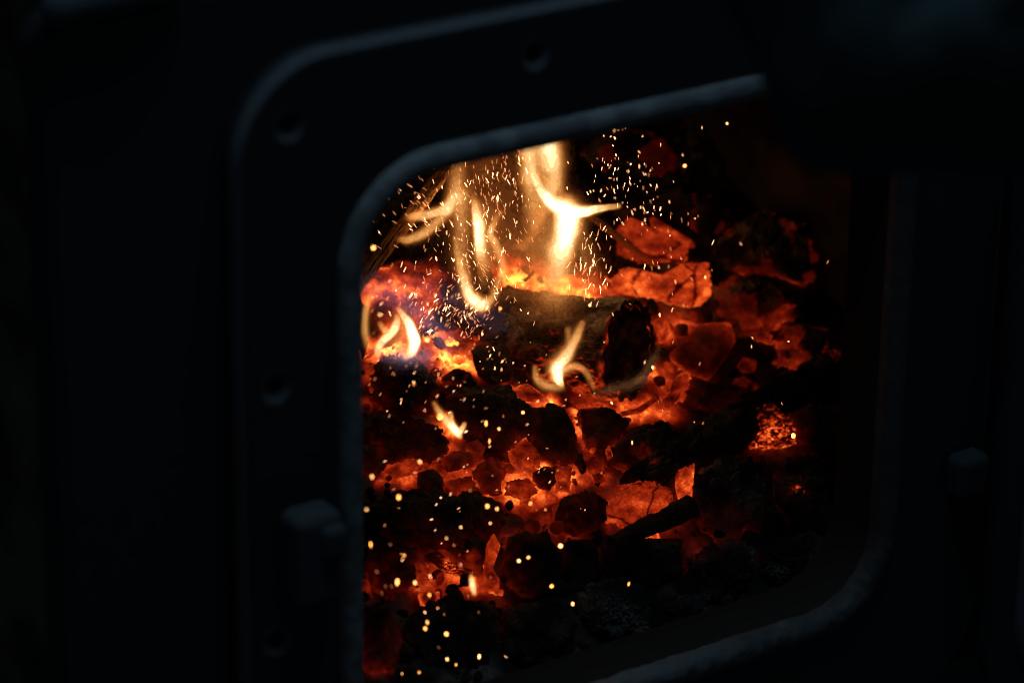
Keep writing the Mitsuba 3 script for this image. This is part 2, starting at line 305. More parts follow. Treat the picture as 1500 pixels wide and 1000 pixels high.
def finish_coals():
    """heat: what is base hot glows, and every piece glows where it touches its hot neighbours"""
    from scipy.spatial import cKDTree
    allv = np.vstack([p['v'][::3] for p in PIECES] + [bv[::2]]); own = np.concatenate([np.full(len(p['v'][::3]), i) for i, p in enumerate(PIECES)] + [np.full(len(bv[::2]), -1)])
    tree = cKDTree(allv)
    for i, p in enumerate(PIECES):
        v, f, q, seed, base = p['v'], p['f'], p['q'], p['seed'], p['base']
        others = cKDTree(allv[own != i]); gap = others.query(v, distance_upper_bound=0.02)[0]; gap = np.where(np.isfinite(gap), gap, 0.02)
        near = np.exp(-gap / 0.0035)
        n1, n2 = nb(q, 1.3, seed + 1), nb(q, 3.5, seed + 6)
        h = p['field'] * np.maximum(heat_at(v), 0) * (0.35 + 1.0 * near) * (0.55 + 0.9 * n2)
        if base:
            b = base * (0.42 + 0.42 * near + 0.75 * (n1 - 0.25))
            if p['style'] == 'crack':
                b = base * (0.74 + 0.14 * near + 0.55 * (n1 - 0.3))
                rr_ = np.random.default_rng(seed + 2); ck = np.ones(len(q))
                for _ in range(4):
                    nn = rr_.normal(size=3) * [1.3, .8, .5]; nn /= np.linalg.norm(nn)
                    ck = np.minimum(ck, np.clip(np.abs(q @ nn - rr_.uniform(-.9, .9) + .5 * (nb(q, 1.5, seed + int(rr_.integers(99))) - .5)) * 24, 0.45, 1))
                b = b * ck * (0.8 + 0.4 * n2)
            elif p['style'] == 'edge':
                b = b * (0.62 + 0.50 * np.clip((np.linalg.norm(q[:, :2], axis=1) - 0.6) * 2.4, 0, 1))
            elif p['style'] == 'net':
                b = 1.15 * b * np.clip(.42 + (nb(q * [1, 1.8, 1], 8.0, seed + 3, 3) - 0.44) * 4.2, 0.3, 1.3) * np.clip(1.45 - .75 * np.linalg.norm(q[:, :2] - [.35, -.1], axis=1), .3, 1)
            elif p['style'] == 'patch':
                b = b * np.clip((nb(q, 1.5, seed + 4) - 0.5) * 9, 0, 1)
            elif p['style'] == 'low':
                b = b * np.clip(0.30 - 1.0 * q[:, 1], 0.0, 1.2)
            h = np.maximum(h, b)
        h = np.maximum(h, 0.37 * warm_at(v) * (0.55 + 0.6 * near) * (0.35 + 1.3 * n2 * n1 * 1.4))  # dull warmth near hot places, doubling as firelight fill on the dark coals
        h = np.where(h < 0.07, 0, h)
        put_on = h.max() > 0.12
        thing(p['name'], (v, f), p['mat'], p['label'], p['name'], smooth=bool(p['smooth']), uv=np.c_[h, 0 * h], glow='ember_glow' if put_on else None)

BLK = [  # outline, label, settings
 ([(545,600),(546,548),(562,522),(590,516),(612,526),(634,545),(642,575),(640,600),(600,612)], 'furry black charcoal lump at the left under the small flame', dict(rough=.16, freq=9, thick=.9)),
 ([(690,512),(705,506),(742,508),(747,530),(752,556),(722,563),(700,552),(694,530)], 'square black charcoal block standing in front of the bright orange gap', dict(pw=5, rough=.09, lift=40)),
 ([(645,552),(668,540),(690,545),(702,566),(690,578),(652,578)], 'small brownish charcoal under the left side of the square block', dict(base=.4, style='patch', lift=14)),
 ([(650,580),(700,565),(745,565),(772,588),(790,612),(776,640),(745,690),(715,678),(690,660),(678,640),(655,604)], 'large rounded black charcoal in the middle below the square block', dict(thick=.75, rough=.11, freq=6, base=.15, style='low')),
 ([(775,602),(800,590),(825,596),(841,625),(850,660),(846,702),(815,682),(790,666),(775,640)], 'dark curved charcoal slab below the left end of the front log flame', dict(rough=.08, thick=.7, base=.28, style='low')),
 ([(845,602),(880,595),(905,606),(925,620),(905,645),(880,668),(860,666),(848,630)], 'dark charcoal block below the cut end of the front log', dict(rough=.10, pw=4, base=.4, style='patch')),
 ([(780,692),(795,684),(812,689),(815,705),(805,718),(790,716),(780,705)], 'small round dark coal beside the brightest ember', dict(rough=.06, facets=2, thick=1, lift=20, base=.3, style='patch')),
 ([(536,622),(560,610),(600,612),(640,625),(664,660),(640,680),(600,690),(560,682),(535,672)], 'wide black charcoal at the left above the red glow', dict(rough=.14, freq=8, base=.2, style='low')),
 ([(526,652),(556,650),(566,680),(552,700),(528,712)], 'black coal against the left edge of the opening', dict(rough=.12)),
 ([(612,692),(635,686),(650,700),(650,722),(626,727),(610,716)], 'small black cube of charcoal left of the smooth red embers', dict(pw=5, rough=.06, lift=18)),
 ([(538,742),(580,720),(640,715),(682,730),(694,770),(672,812),(620,800),(560,792),(532,782)], 'big black charcoal at the lower left with a red glowing underside', dict(rough=.12, freq=7, thick=.7, lift=30)),
 ([(742,790),(770,776),(800,780),(822,810),(812,860),(772,876),(744,870),(732,830)], 'black coal right of the glowing crescent', dict(rough=.12)),
 ([(862,332),(880,326),(898,350),(896,385),(880,402),(864,388),(856,358)], 'dark upright coal right of the tall flame', dict(rough=.12, lift=10)),
 ([(1040,362),(1078,322),(1130,310),(1172,330),(1202,372),(1180,420),(1140,404),(1100,404),(1060,420)], 'mossy looking charcoal mound at the right behind the square ember', dict(rough=.17, freq=10, mat='bark', base=.44, style='patch')),
 ([(1040,425),(1080,402),(1130,420),(1162,450),(1130,480),(1084,488),(1045,470)], 'rough furry charcoal above the square ember', dict(rough=.18, freq=11, mat='bark', base=.44, style='patch')),
 ([(1110,500),(1150,470),(1210,480),(1220,520),(1180,540),(1130,545)], 'dark coal left of the upper end of the charred branch', dict(rough=.1, base=.44, style='patch')),
 ([(1000,545),(1040,560),(1090,550),(1120,570),(1080,600),(1030,605),(995,590)], 'dark slab of charcoal below the square ember', dict(rough=.1, base=.44, style='patch', lift=10)),
 ([(895,655),(930,625),(980,615),(1000,640),(960,680),(915,700),(885,690)], 'dark reddish charcoal above the lower bright embers', dict(rough=.12, base=.44, style='patch')),
 ([(1020,700),(1060,670),(1110,680),(1130,730),(1100,790),(1050,800),(1015,760)], 'big black charcoal right of the lower bright embers', dict(rough=.18, mat='ash', lift=30, freq=8, checks=180)),
 ([(1130,690),(1180,670),(1230,690),(1240,760),(1190,790),(1140,770)], 'dull charcoal near the right edge of the opening', dict(rough=.2, mat='ash', freq=8, checks=180)),
 ([(1140,610),(1190,590),(1240,610),(1245,670),(1200,690),(1160,660)], 'dark charcoal between the branch and the right edge', dict(rough=.1)),
 ([(880,780),(930,790),(1000,790),(1010,830),(960,860),(900,850),(870,820)], 'black coal under the dark stick in the lower embers', dict(rough=.12, lift=6)),
 ([(1030,800),(1090,790),(1110,830),(1070,880),(1020,880),(1000,840)], 'ash grey lump above the sill in the lower right', dict(rough=.2, mat='ash', freq=8, checks=180)),
 ([(1110,800),(1180,780),(1230,800),(1230,840),(1160,860),(1110,850)], 'flat ashy lump in the lower right corner of the opening', dict(rough=.2, mat='ash', freq=8, checks=180)),
 ([(850,860),(910,845),(960,870),(950,930),(890,950),(840,920)], 'ash covered lump above the middle of the sill', dict(rough=.2, mat='ash', freq=8, checks=180)),
 ([(960,880),(1010,870),(1050,890),(1030,925),(980,940),(950,920)], 'small ashy lump just above the sill', dict(rough=.2, mat='ash', freq=8, checks=180)),
 ([(600,900),(660,870),(720,890),(740,940),(690,980),(620,970),(590,930)], 'dark lump at the bottom left of the ember bed', dict(rough=.13)),
 ([(740,890),(800,880),(840,910),(830,970),(770,990),(735,950)], 'dark lump at the bottom middle of the ember bed', dict(rough=.13)),
 ([(540,800),(590,800),(610,840),(590,880),(545,880),(528,840)], 'black lump left of the small square ember', dict(rough=.13, lift=6)),
 ([(525,890),(570,890),(590,940),(575,990),(525,995)], 'dim reddish lump in the bottom left corner', dict(rough=.1, base=.26, style='low')),
 ([(640,740),(690,715),(740,740),(735,780),(705,800),(690,770)], 'dark coal above the glowing crescent', dict(rough=.12, lift=4)),
 ([(820,730),(860,715),(890,735),(880,775),(840,790),(810,770)], 'black coal between the bright gap and the lower embers', dict(rough=.12)),
 ([(820,790),(870,790),(880,840),(850,870),(820,860)], 'black coal below the middle of the bed', dict(rough=.12)),
 ([(560,400),(610,382),(660,388),(690,404),(660,425),(610,430),(570,425)], 'charred lump under the leaning stick at the left', dict(rough=.12, base=.46, style='patch', lift=-20)),
 ([(606,432),(660,412),(720,428),(745,485),(705,503),(655,470)], 'black charred lump left of the front log behind the sparks', dict(rough=.12, lift=36)),
 ([(845,205),(890,190),(960,195),(1000,230),(1005,265),(950,275),(900,255),(850,250)], 'brown lit chunk of burnt wood at the top behind the sparks', dict(base=.36, style='patch', rough=.16, freq=7, mat='bark', lift=0)),  # self-glow added in place of firelight on the brown wood
 ([(880,262),(940,270),(1000,275),(1040,300),(1000,330),(940,318),(890,300)], 'black charcoal behind the pointed tip of the tall flame', dict(rough=.14)),
 ([(1000,280),(1050,290),(1080,320),(1050,350),(1010,345)], 'dark coal at the upper right of the red embers', dict(rough=.13, base=.36, style='patch')),
 ([(560,330),(610,300),(650,320),(660,370),(610,385),(565,375)], 'dark charred wood behind the leaning stick', dict(rough=.12)),
 ([(660,250),(720,225),(760,240),(765,300),(730,340),(680,340)], 'dark burnt wood behind the left flames', dict(rough=.12, mat='bark')),
]
for poly, lab, kw in BLK:
    coal(poly, lab, **kw)
GLOW = [
 ([(884,396),(920,391),(970,402),(1000,386),(1035,385),(1041,430),(1034,446),(1008,451),(960,441),(900,430)], 'cracked orange glowing ember behind the cut end of the log', dict(base=.69, style='crack', smooth=True, rough=.09, lift=16)),
 ([(894,342),(925,320),(960,338),(1010,352),(1020,362),(1000,385),(950,391),(910,382)], 'dull red ember above the cracked orange ember', dict(base=.54, style='crack', smooth=True, rough=.1, lift=8)),
 ([(945,312),(965,322),(1000,345),(1022,356),(1016,366),(985,350),(955,332)], 'narrow bright red strip on top of the dull red ember', dict(base=.56, rough=.1, lift=30)),
 ([(1110,345),(1125,338),(1166,360),(1172,380),(1160,394),(1142,380),(1118,366)], 'small bright red ember in the mossy charcoal mound', dict(base=.58, rough=.06, lift=50)),
 ([(980,520),(1025,475),(1070,470),(1079,500),(1040,555),(1025,566),(990,546)], 'large square red ember right of the front log', dict(base=.52, style='edge', rough=.04, pw=5, smooth=True, lift=24)),
 ([(1079,536),(1090,522),(1109,528),(1106,545),(1086,546)], 'small round red ember below the furry charcoal', dict(base=.44, rough=.05, smooth=True, lift=16)),
 ([(1082,478),(1110,482),(1150,500),(1142,512),(1105,500)], 'thin red edge of ember under the furry charcoal', dict(base=.48, rough=.08, lift=26)),
 ([(1115,470),(1150,445),(1160,462),(1140,490),(1120,488)], 'dull red coal at the right of the furry charcoal', dict(base=.42, rough=.08, lift=26)),
 ([(1055,645),(1090,600),(1130,590),(1160,618),(1172,648),(1120,662),(1062,662)], 'ember with a bright net of glowing cracks at the right', dict(base=.66, style='net', rough=.1, lift=18, sub=5)),
 ([(880,776),(903,712),(950,700),(985,716),(990,742),(940,770),(905,786)], 'bright orange ember in the lower right of the bed', dict(base=.55, style='crack', rough=.12, smooth=True, lift=10)),
 ([(986,700),(1000,672),(1008,684),(1018,676),(1013,742),(995,736)], 'jagged upright bright ember beside the dark stick', dict(base=.80, rough=.07, lift=20)),
 ([(611,868),(646,866),(640,886),(616,887)], 'small square ember with bright edges at the lower left', dict(base=.68, style='edge', pw=5, rough=.06, lift=16)),
 ([(712,797),(722,780),(733,800),(722,832),(742,874),(716,870),(708,842)], 'glowing orange crescent at the lower middle', dict(base=.74, rough=.05, lift=16, smooth=True)),
 ([(618,812),(640,806),(668,826),(700,838),(690,846),(650,838)], 'thin red glowing ledge under the big black charcoal', dict(base=.72, style='net', rough=.1, lift=22)),
 ([(644,672),(665,660),(700,662),(692,684),(655,692)], 'smooth dark red ember left of the centre', dict(base=.40, smooth=True, rough=.14, lift=16, facets=1, checks=60, pw=2.4, freq=7)),
 ([(680,650),(700,643),(712,655),(704,676),(684,674)], 'small round dark red ember above the smooth red embers', dict(base=.40, smooth=True, rough=.04, lift=20, facets=1)),
 ([(690,690),(720,670),(742,690),(730,722),(700,724)], 'smooth red ember in the middle of the glow', dict(base=.43, smooth=True, rough=.14, lift=14, facets=1, checks=60, pw=2.4, freq=7)),
 ([(650,705),(690,696),(705,722),(680,742),(655,728)], 'smooth dull red ember below the centre', dict(base=.42, smooth=True, rough=.14, lift=12, facets=1, checks=60, pw=2.4, freq=7)),
 ([(745,660),(770,640),(790,665),(792,685),(770,690),(748,685)], 'bright orange ember chip beside the round dark coal', dict(base=.60, smooth=True, rough=.15, lift=8, facets=1, checks=80, pw=2.4, freq=7)),
 ([(742,705),(775,700),(790,722),(765,732),(740,725)], 'orange ember under the round dark coal', dict(base=.58, smooth=True, rough=.15, lift=8, facets=1, checks=80, pw=2.4, freq=7)),
 ([(815,682),(838,684),(834,720),(812,722)], 'orange ember right of the round dark coal', dict(base=.58, smooth=True, rough=.15, lift=6, facets=1, checks=80, pw=2.4, freq=7)),
 ([(560,688),(600,668),(622,676),(606,694),(570,704)], 'red ember in the gap at the left', dict(base=.54, smooth=True, rough=.07, lift=6)),
 ([(985,560),(1003,540),(1020,560),(1000,590),(975,588)], 'orange ember plate beside the end of the log', dict(base=.60, smooth=True, rough=.05, lift=6, pw=5)),
 ([(955,470),(975,462),(985,490),(970,506),(955,500)], 'bright ember touching the cut end of the log', dict(base=.72, smooth=True, rough=.05, lift=6)),
 ([(1152,712),(1170,708),(1182,722),(1170,732),(1156,726)], 'small dim red ember near the right edge', dict(base=.46, style='net', rough=.1, lift=60)),
 ([(925,685),(950,672),(972,668),(962,690),(935,700)], 'dull red flake above the lower bright embers', dict(base=.44, style='net', rough=.1, lift=40)),
 ([(690,848),(697,842),(702,862),(694,870)], 'tiny bright ember left of the crescent', dict(base=.9, rough=.05, lift=16, sub=3)),
 ([(526,845),(540,850),(545,868),(530,880)], 'dim red ember at the left edge of the opening', dict(base=.44, smooth=True, rough=.05, sub=3)),
 ([(842,592),(870,588),(905,594),(903,599),(870,596),(845,600)], 'thin glowing strip under the cut end of the log', dict(base=.62, rough=.06, lift=30, sub=4)),
 ([(905,604),(935,596),(960,580),(966,584),(940,604),(908,611)], 'thin bent glowing sliver right below the log', dict(base=.64, rough=.06, lift=30, sub=4)),
 ([(968,588),(985,572),(1000,566),(994,584),(978,600)], 'small orange splinter between the log and the square ember', dict(base=.6, rough=.07, lift=20)),
 ([(740,575),(770,560),(800,580),(806,590),(770,588)], 'flat bright orange ember under the forked flame', dict(base=.74, rough=.08, lift=4, smooth=True)),
 ([(886,660),(893,650),(898,668),(890,676)], 'small bright orange nub above the lower right embers', dict(base=.72, rough=.06, lift=40)),
 ([(866,694),(880,690),(888,704),(874,712)], 'round orange coal right of the bright ember plate', dict(base=.55, rough=.06, lift=20, smooth=True)),
 ([(935,790),(965,778),(968,792),(945,796)], 'bright ember sliver under the dark stick', dict(base=.72, rough=.07, lift=14, sub=3)),
]
for poly, lab, kw in GLOW:
    coal(poly, lab, name='ember', **{'field': .4, **kw})
finish_coals()

# ---------------------------------------------------------------- logs and sticks
def frame_of(a, b):
    t = (b - a) / np.linalg.norm(b - a); u = np.cross(t, [0, 0, 1.0]); u /= np.linalg.norm(u); return t, u, np.cross(u, t)
def rod(a, b, radius, n=120, k=72, rough=0.0, freq=60, seed=0, profile=None, bend=0.0, grooves=0.0, checks=0.0, check_size=.012):
    """a rough round or split length of wood from a to b, radius(t) or number; closed ends"""
    t, u, w = frame_of(a, b); L = np.linalg.norm(b - a)
    s = np.linspace(0, 1, n); th = np.linspace(0, 2 * math.pi, k, endpoint=False)
    S, TH = np.meshgrid(s, th, indexing='ij')
    R = np.array([radius(x) if callable(radius) else radius for x in s])[:, None] * (np.ones(k) if profile is None else profile(th))[None]
    cen = a[None] + s[:, None] * (b - a)[None] + (bend * np.sin(s * math.pi))[:, None] * w[None]
    ring = np.cos(TH)[..., None] * u + np.sin(TH)[..., None] * w
    p0 = cen[:, None] + ring * R[..., None]
    q = p0.reshape(-1, 3)
    loc = np.c_[np.cos(TH).ravel() * 1.2, np.sin(TH).ravel() * 1.2, S.ravel() * L * 12]
    dsp = rough * (2 * meshkit.fbm(q * freq + seed, 4, seed) - 1)
    if grooves:
        g = meshkit.fbm(np.c_[TH.ravel() * 5 + 3 * np.sin(S.ravel() * 5), S.ravel() * 3.0 + 0 * TH.ravel(), 0 * TH.ravel() + seed], 3, seed + 3)
        dsp = dsp - grooves * np.clip(1 - np.abs(g - 0.5) * 11, 0, 1)
    if checks:
        from scipy.spatial import cKDTree
        r_ = np.random.default_rng(seed + 77); rm = float(np.mean(R)); m_ = int(2 * math.pi * rm * L / (check_size ** 2 * .55))
        ct = np.c_[r_.uniform(0, 2 * math.pi, m_) * rm, r_.uniform(0, L, m_) * .55]; P_ = 2 * math.pi * rm
        ct = np.vstack([ct, ct + [P_, 0], ct - [P_, 0]]); hh = np.tile(r_.random(m_), 3)
        wob = (2 * meshkit.fbm(q * 160 + seed, 3, seed) - 1)[:, None] * check_size * .25
        dd, ii = cKDTree(ct).query(np.c_[TH.ravel() * rm, S.ravel() * L * .55] + wob, k=2)
        dsp = dsp - checks * np.exp(-((dd[:, 1] - dd[:, 0]) / (.14 * check_size)) ** 2) + checks * .6 * (hh[ii[:, 0]] - .5)
    q = q + ring.reshape(-1, 3) * (dsp)[:, None]
    i, j = np.meshgrid(np.arange(n - 1), np.arange(k), indexing='ij'); j2 = (j + 1) % k
    f = np.stack([i * k + j, i * k + j2, (i + 1) * k + j2, (i + 1) * k + j], -1).reshape(-1, 4)
    f = np.vstack([f[:, [0, 1, 2]], f[:, [0, 2, 3]]])
    tri_n = np.cross(q[f[:, 1]] - q[f[:, 0]], q[f[:, 2]] - q[f[:, 0]])
    if (tri_n * ring.reshape(-1, 3)[f[:, 0]]).sum() < 0: f = f[:, ::-1]
    return q, f, S.ravel(), TH.ravel(), (t, u, w)
def caps(q, k, n, inset=0.0, t=None, rings=10, rough=0.0, seed=0, ends=(0, 1)):
    """end discs as ring fans, pulled in along t"""
    vs, fs, off = [], [], 0
    for e in ends:
        edge = q[:k] if e == 0 else q[-k:]; c = edge.mean(0); sgn = 1 if e == 0 else -1
        V = []
        for r in range(rings):
            x = 1 - r / rings
            p = c + (edge - c) * x
            V.append(p + sgn * t * inset * (1 - x ** 2) ** 0.7 + t[None] * (rough * (meshkit.fbm(p * 220, 3, seed) - 0.5) * (0 if r == 0 else 1))[:, None])
        V.append(c[None] + sgn * t * inset)
        V = np.vstack(V); F_ = []
        for r in range(rings - 1):
            for j in range(k):
                j2 = (j + 1) % k; a, b_, c_, d_ = r * k + j, r * k + j2, (r + 1) * k + j2, (r + 1) * k + j
                F_ += [[a, b_, c_], [a, c_, d_]]
        for j in range(k): F_.append([(rings - 1) * k + j, (rings - 1) * k + (j + 1) % k, rings * k])
        F_ = np.array(F_)
        if e == 0: F_ = F_[:, ::-1]
        vs.append(V); fs.append(F_ + off); off += len(V)
    return np.vstack(vs), np.vstack(fs)

# the front log, its cut end turned to the right and to the viewer
LOG = 'front_log'
tag(LOG, 'thick round bark covered log lying in the middle with its black cut end facing right', 'log')
B = EYE + ray(921, 513) * (depth(hit(921, 565)) - 0.024)
nx = np.array([0.36, -0.915, 0.14]); nx /= np.linalg.norm(nx)
A = B - nx * 0.185
RL = 0.0325
q, f, S, TH, (t, u, w) = rod(A, B, lambda x: RL * (0.86 + 0.14 * x), n=200, k=180, rough=0.0030, freq=95, seed=4, grooves=0.0012, checks=.0022, check_size=.013)
rn = trimesh.Trimesh(q, f, process=False).vertex_normals
down = np.clip(-rn[:, 2], 0, 1)
lh = 0.60 * np.clip((0.25 - rn[:, 2]) * 1.5, 0, 1) * np.clip(0.35 + np.abs(nb(q, 90, 8) - 0.5) * 14, 0.35, 1) * (0.35 + 1.1 * nb(q, 40, 9)) * np.clip((S - 0.45) * 3, 0.1, 1)
lh = np.maximum(lh, 0.60 * np.clip((S - 0.965) * 40, 0, 1) * np.clip(nb(q, 120, 12) * 2.6 - 1.1, 0, 1) * (rn @ (-FWD) > 0.2))
part(LOG, 'bark', (q, f), 'bark', uv=np.c_[lh, 0 * lh], glow='ember_glow')
cv, cf = caps(q, 180, 200, inset=0.0045, t=t, rings=18, rough=0.0014, seed=2, ends=(1,))
eh = .16 * np.clip(2.0 * nb(cv, 70, 4) - .55, 0, 1) * np.clip(.25 - (cv[:, 2] - B[2]) / RL * .9, 0.12, 1)  # faint glow put on the cut face, which no light reaches
en_ = trimesh.Trimesh(cv, cf, process=False).face_normals.mean(0)
part(LOG, 'cut_end', (cv, cf if en_ @ t > 0 else cf[:, ::-1]), 'bark', uv=np.c_[eh, 0 * eh], glow='ember_glow')
edge_ = q[-180:]; ce_ = edge_.mean(0); th_r = np.linspace(0, 2 * math.pi, 180, endpoint=False)
wd_ = .07 + .13 * np.clip(meshkit.fbm(np.c_[np.cos(th_r), np.sin(th_r), 0 * th_r] * 2.2, 3, 5) * 2 - .6, 0, 1)
inner_ = ce_ + (edge_ - ce_) * (1 - wd_)[:, None] - t * .0002; outer_ = ce_ + (edge_ - ce_) * 1.004 - t * .0009; mid_ = ce_ + (edge_ - ce_) * (1 - wd_ * .5)[:, None] - t * .0016
ii_ = np.arange(180); jj_ = (ii_ + 1) % 180
rim_v = np.vstack([outer_, mid_, inner_]); rim_f = np.vstack([np.c_[ii_, jj_, jj_ + 180], np.c_[ii_, jj_ + 180, ii_ + 180], np.c_[ii_ + 180, jj_ + 180, jj_ + 360], np.c_[ii_ + 180, jj_ + 360, ii_ + 360]])
rh = .52 * np.clip(2.6 * nb(rim_v, 130, 6) - .85, 0, 1)  # faint glow added so the unlit ash rim shows
rn_ = trimesh.Trimesh(rim_v, rim_f, process=False).face_normals.mean(0)
part(LOG, 'ashy_rim', (rim_v, rim_f if rn_ @ t > 0 else rim_f[:, ::-1]), 'ash', smooth=True, uv=np.c_[rh, 0 * rh], glow='ember_glow')
part(LOG, 'rear_end', caps(q, 180, 200, inset=0.004, t=t, rings=8, seed=3, ends=(0,)), 'char')

def log_thing(name, a, b, r, label, mat='char', cat='log', heat=None, n=110, k=64, inset=0.002, **kw):
    q, f, S, TH, (t, u, w) = rod(a, b, r, n=n, k=k, **kw)
    cv, cf = caps(q, k, n, inset=inset, t=t, rings=6)
    v = np.vstack([q, cv]); ff = np.vstack([f, cf + len(q)])
    h = np.zeros(len(v))
    if heat is not None: h[:len(q)] = heat(q, S, TH)
    uv = np.c_[np.r_[TH / 6.28, np.zeros(len(cv))], np.r_[S, np.zeros(len(cv))]] if heat is None else np.c_[h, 0 * h]
    return thing(name, (v, ff), mat, label, cat, uv=uv, glow='ember_glow' if heat is not None else None)
def lifted(px, py, m): return EYE + ray(px, py) * (depth(hit(px, py)) - m)
log_thing('charred_branch', lifted(925, 712, .012), lifted(1262, 520, .012), lambda x: 0.0115 + 0.004 * math.sin(x * 3.0), 'long black charred branch lying diagonally across the right of the embers',
          rough=.0035, freq=80, seed=21, grooves=.002, checks=.0025, check_size=.014,
          heat=lambda q, S, TH: .60 * np.clip((S - .82) * 9, 0, 1) * np.clip(3.4 * nb(q, 260, 3) - 1.5, 0, 1))
log_thing('charred_stick', lifted(896, 796, .022), lifted(1012, 742, .022), lambda x: .0052 + .002 * x, 'short black stick lying across the lower bright embers', rough=.002, freq=140, seed=5, n=60, k=36, cat='stick')
log_thing('charred_log', lifted(780, 452, -.05), lifted(1075, 190, -.02), .030, 'big dark log at the back behind the sparks', mat='bark', rough=.006, freq=60, seed=31, grooves=.003, checks=.004, check_size=.018)
log_thing('charred_log', lifted(505, 468, .012), lifted(690, 418, .0), .026, 'ash crusted glowing log at the left under the violet flame', mat='ash', rough=.005, freq=80, seed=33, grooves=.003,
          heat=lambda q, S, TH: .80 * np.clip(2.4 * nb(q, 60, 14) - .62, 0, 1) * np.clip(1.35 - S * 1.3, 0, 1))
# leaning kindling
def split(th): return 0.62 + 0.38 * np.abs(np.cos(th * 1.5 + .4)) ** 1.5
log_thing('kindling_stick', aty(518, 428, .322), aty(668, 228, .298), .0055, 'long split stick of fire lit kindling leaning against the left of the flames', mat='wood', cat='stick', rough=.0012, freq=200, seed=41, n=140, k=40, profile=split, grooves=.0012)
log_thing('kindling_stick', aty(783, 252, .30), aty(1012, 430, .33), .0024, 'thin straight stick slanting down to the right behind the tall flame', mat='wood', cat='stick', rough=.0006, freq=260, seed=43, n=120, k=24)
log_thing('kindling_stick', aty(768, 412, .30), aty(783, 397, .298), .0012, 'tiny black stick in front of the orange glow behind the log', mat='char', cat='stick', rough=.0003, freq=300, seed=44, n=20, k=14)
log_thing('kindling_stick', lifted(915, 596, .014), lifted(982, 604, .014), .0011, 'thin glowing twig below the cut end of the log', mat='char', cat='stick', rough=.0003, freq=300, seed=45, n=40, k=14,
          heat=lambda q, S, TH: .62 + 0 * S)

# crumbs between the pieces: past counting
cr = np.random.default_rng(99); cvs, cfs, chs, off = [], [], [], 0
for _ in range(1500):
    px, py = cr.uniform(530, 1250), cr.uniform(230, 995)
    p = hit(px, py, cr.uniform(-.006, .004)); r = 0.0008 + 0.0042 * cr.random() ** 2.5
    if not (-0.1 < p[0] < 0.53 and 0.04 < p[1] < 0.45): continue
    m = ICO[2].vertices * (0.75 + 0.5 * meshkit.noise(ICO[2].vertices * 1.4 + cr.uniform(0, 99), 3))[:, None] * cr.uniform(.6, 1.3, 3)
    v = p + r * m @ trimesh.transformations.random_rotation_matrix(cr.random(3))[:3, :3]
    h = heat_at(v) * cr.uniform(0.2, 1.0)
    cvs.append(v); cfs.append(ICO[2].faces + off); chs.append(np.where(h < .15, 0, h)); off += len(v)
ch = np.concatenate(chs)
put('charcoal_crumbs', (np.vstack(cvs), np.vstack(cfs)), 'char', uv=np.c_[ch, 0 * ch], glow='ember_glow')
tag('charcoal_crumbs', 'loose charcoal crumbs scattered through the ember bed', kind='stuff')

# ---------------------------------------------------------------- flames: nested shells of glowing gas round soft bodies
from scipy.interpolate import PchipInterpolator
CORN = np.array([[i, j, k] for i in (0, 1) for j in (0, 1) for k in (0, 1)])
EDGE = [(a, b) for a in range(8) for b in range(a + 1, 8) if np.abs(CORN[a] - CORN[b]).sum() == 1]
def surface_net(vol, level):
    """the closed surface vol = level as vertices (grid units) and triangles"""
    ins = vol > level
    c = sum(ins[i:ins.shape[0] - 1 + i, j:ins.shape[1] - 1 + j, k:ins.shape[2] - 1 + k].astype(np.int8) for i, j, k in CORN)
    act = (c > 0) & (c < 8)
    if not act.any(): return None
    idx = np.argwhere(act); num = -np.ones(act.shape, int); num[tuple(idx.T)] = np.arange(len(idx))
    cv = np.stack([vol[tuple((idx + o).T)] for o in CORN], 1)
    acc, cnt = np.zeros((len(idx), 3)), np.zeros(len(idx))
    for a, b in EDGE:
        va, vb = cv[:, a], cv[:, b]; m = (va > level) != (vb > level)
        t = np.where(m, (level - va) / np.where(m, vb - va, 1), 0)
        acc += m[:, None] * (CORN[a] + t[:, None] * (CORN[b] - CORN[a])); cnt += m
    v = idx + acc / cnt[:, None]
    fs = []
    for ax in range(3):
        u, w = (ax + 1) % 3, (ax + 2) % 3
        lo = [slice(None)] * 3; hi = [slice(None)] * 3; lo[ax] = slice(0, -1); hi[ax] = slice(1, None)
        ch = np.argwhere(ins[tuple(lo)] != ins[tuple(hi)])
        ch = ch[(ch[:, u] > 0) & (ch[:, w] > 0) & (ch[:, u] < ins.shape[u] - 1) & (ch[:, w] < ins.shape[w] - 1)]
        flip = ins[tuple(ch.T)]
        def cell(du, dw):
            q = ch.copy(); q[:, u] -= du; q[:, w] -= dw; return num[tuple(q.T)]
        a, b, c_, d = cell(1, 1), cell(0, 1), cell(0, 0), cell(1, 0)
        q = np.where(flip[:, None], np.stack([a, b, c_, d], 1), np.stack([d, c_, b, a], 1))
        fs += [q[:, [0, 1, 2]], q[:, [0, 2, 3]]]
    return v, np.vstack(fs)
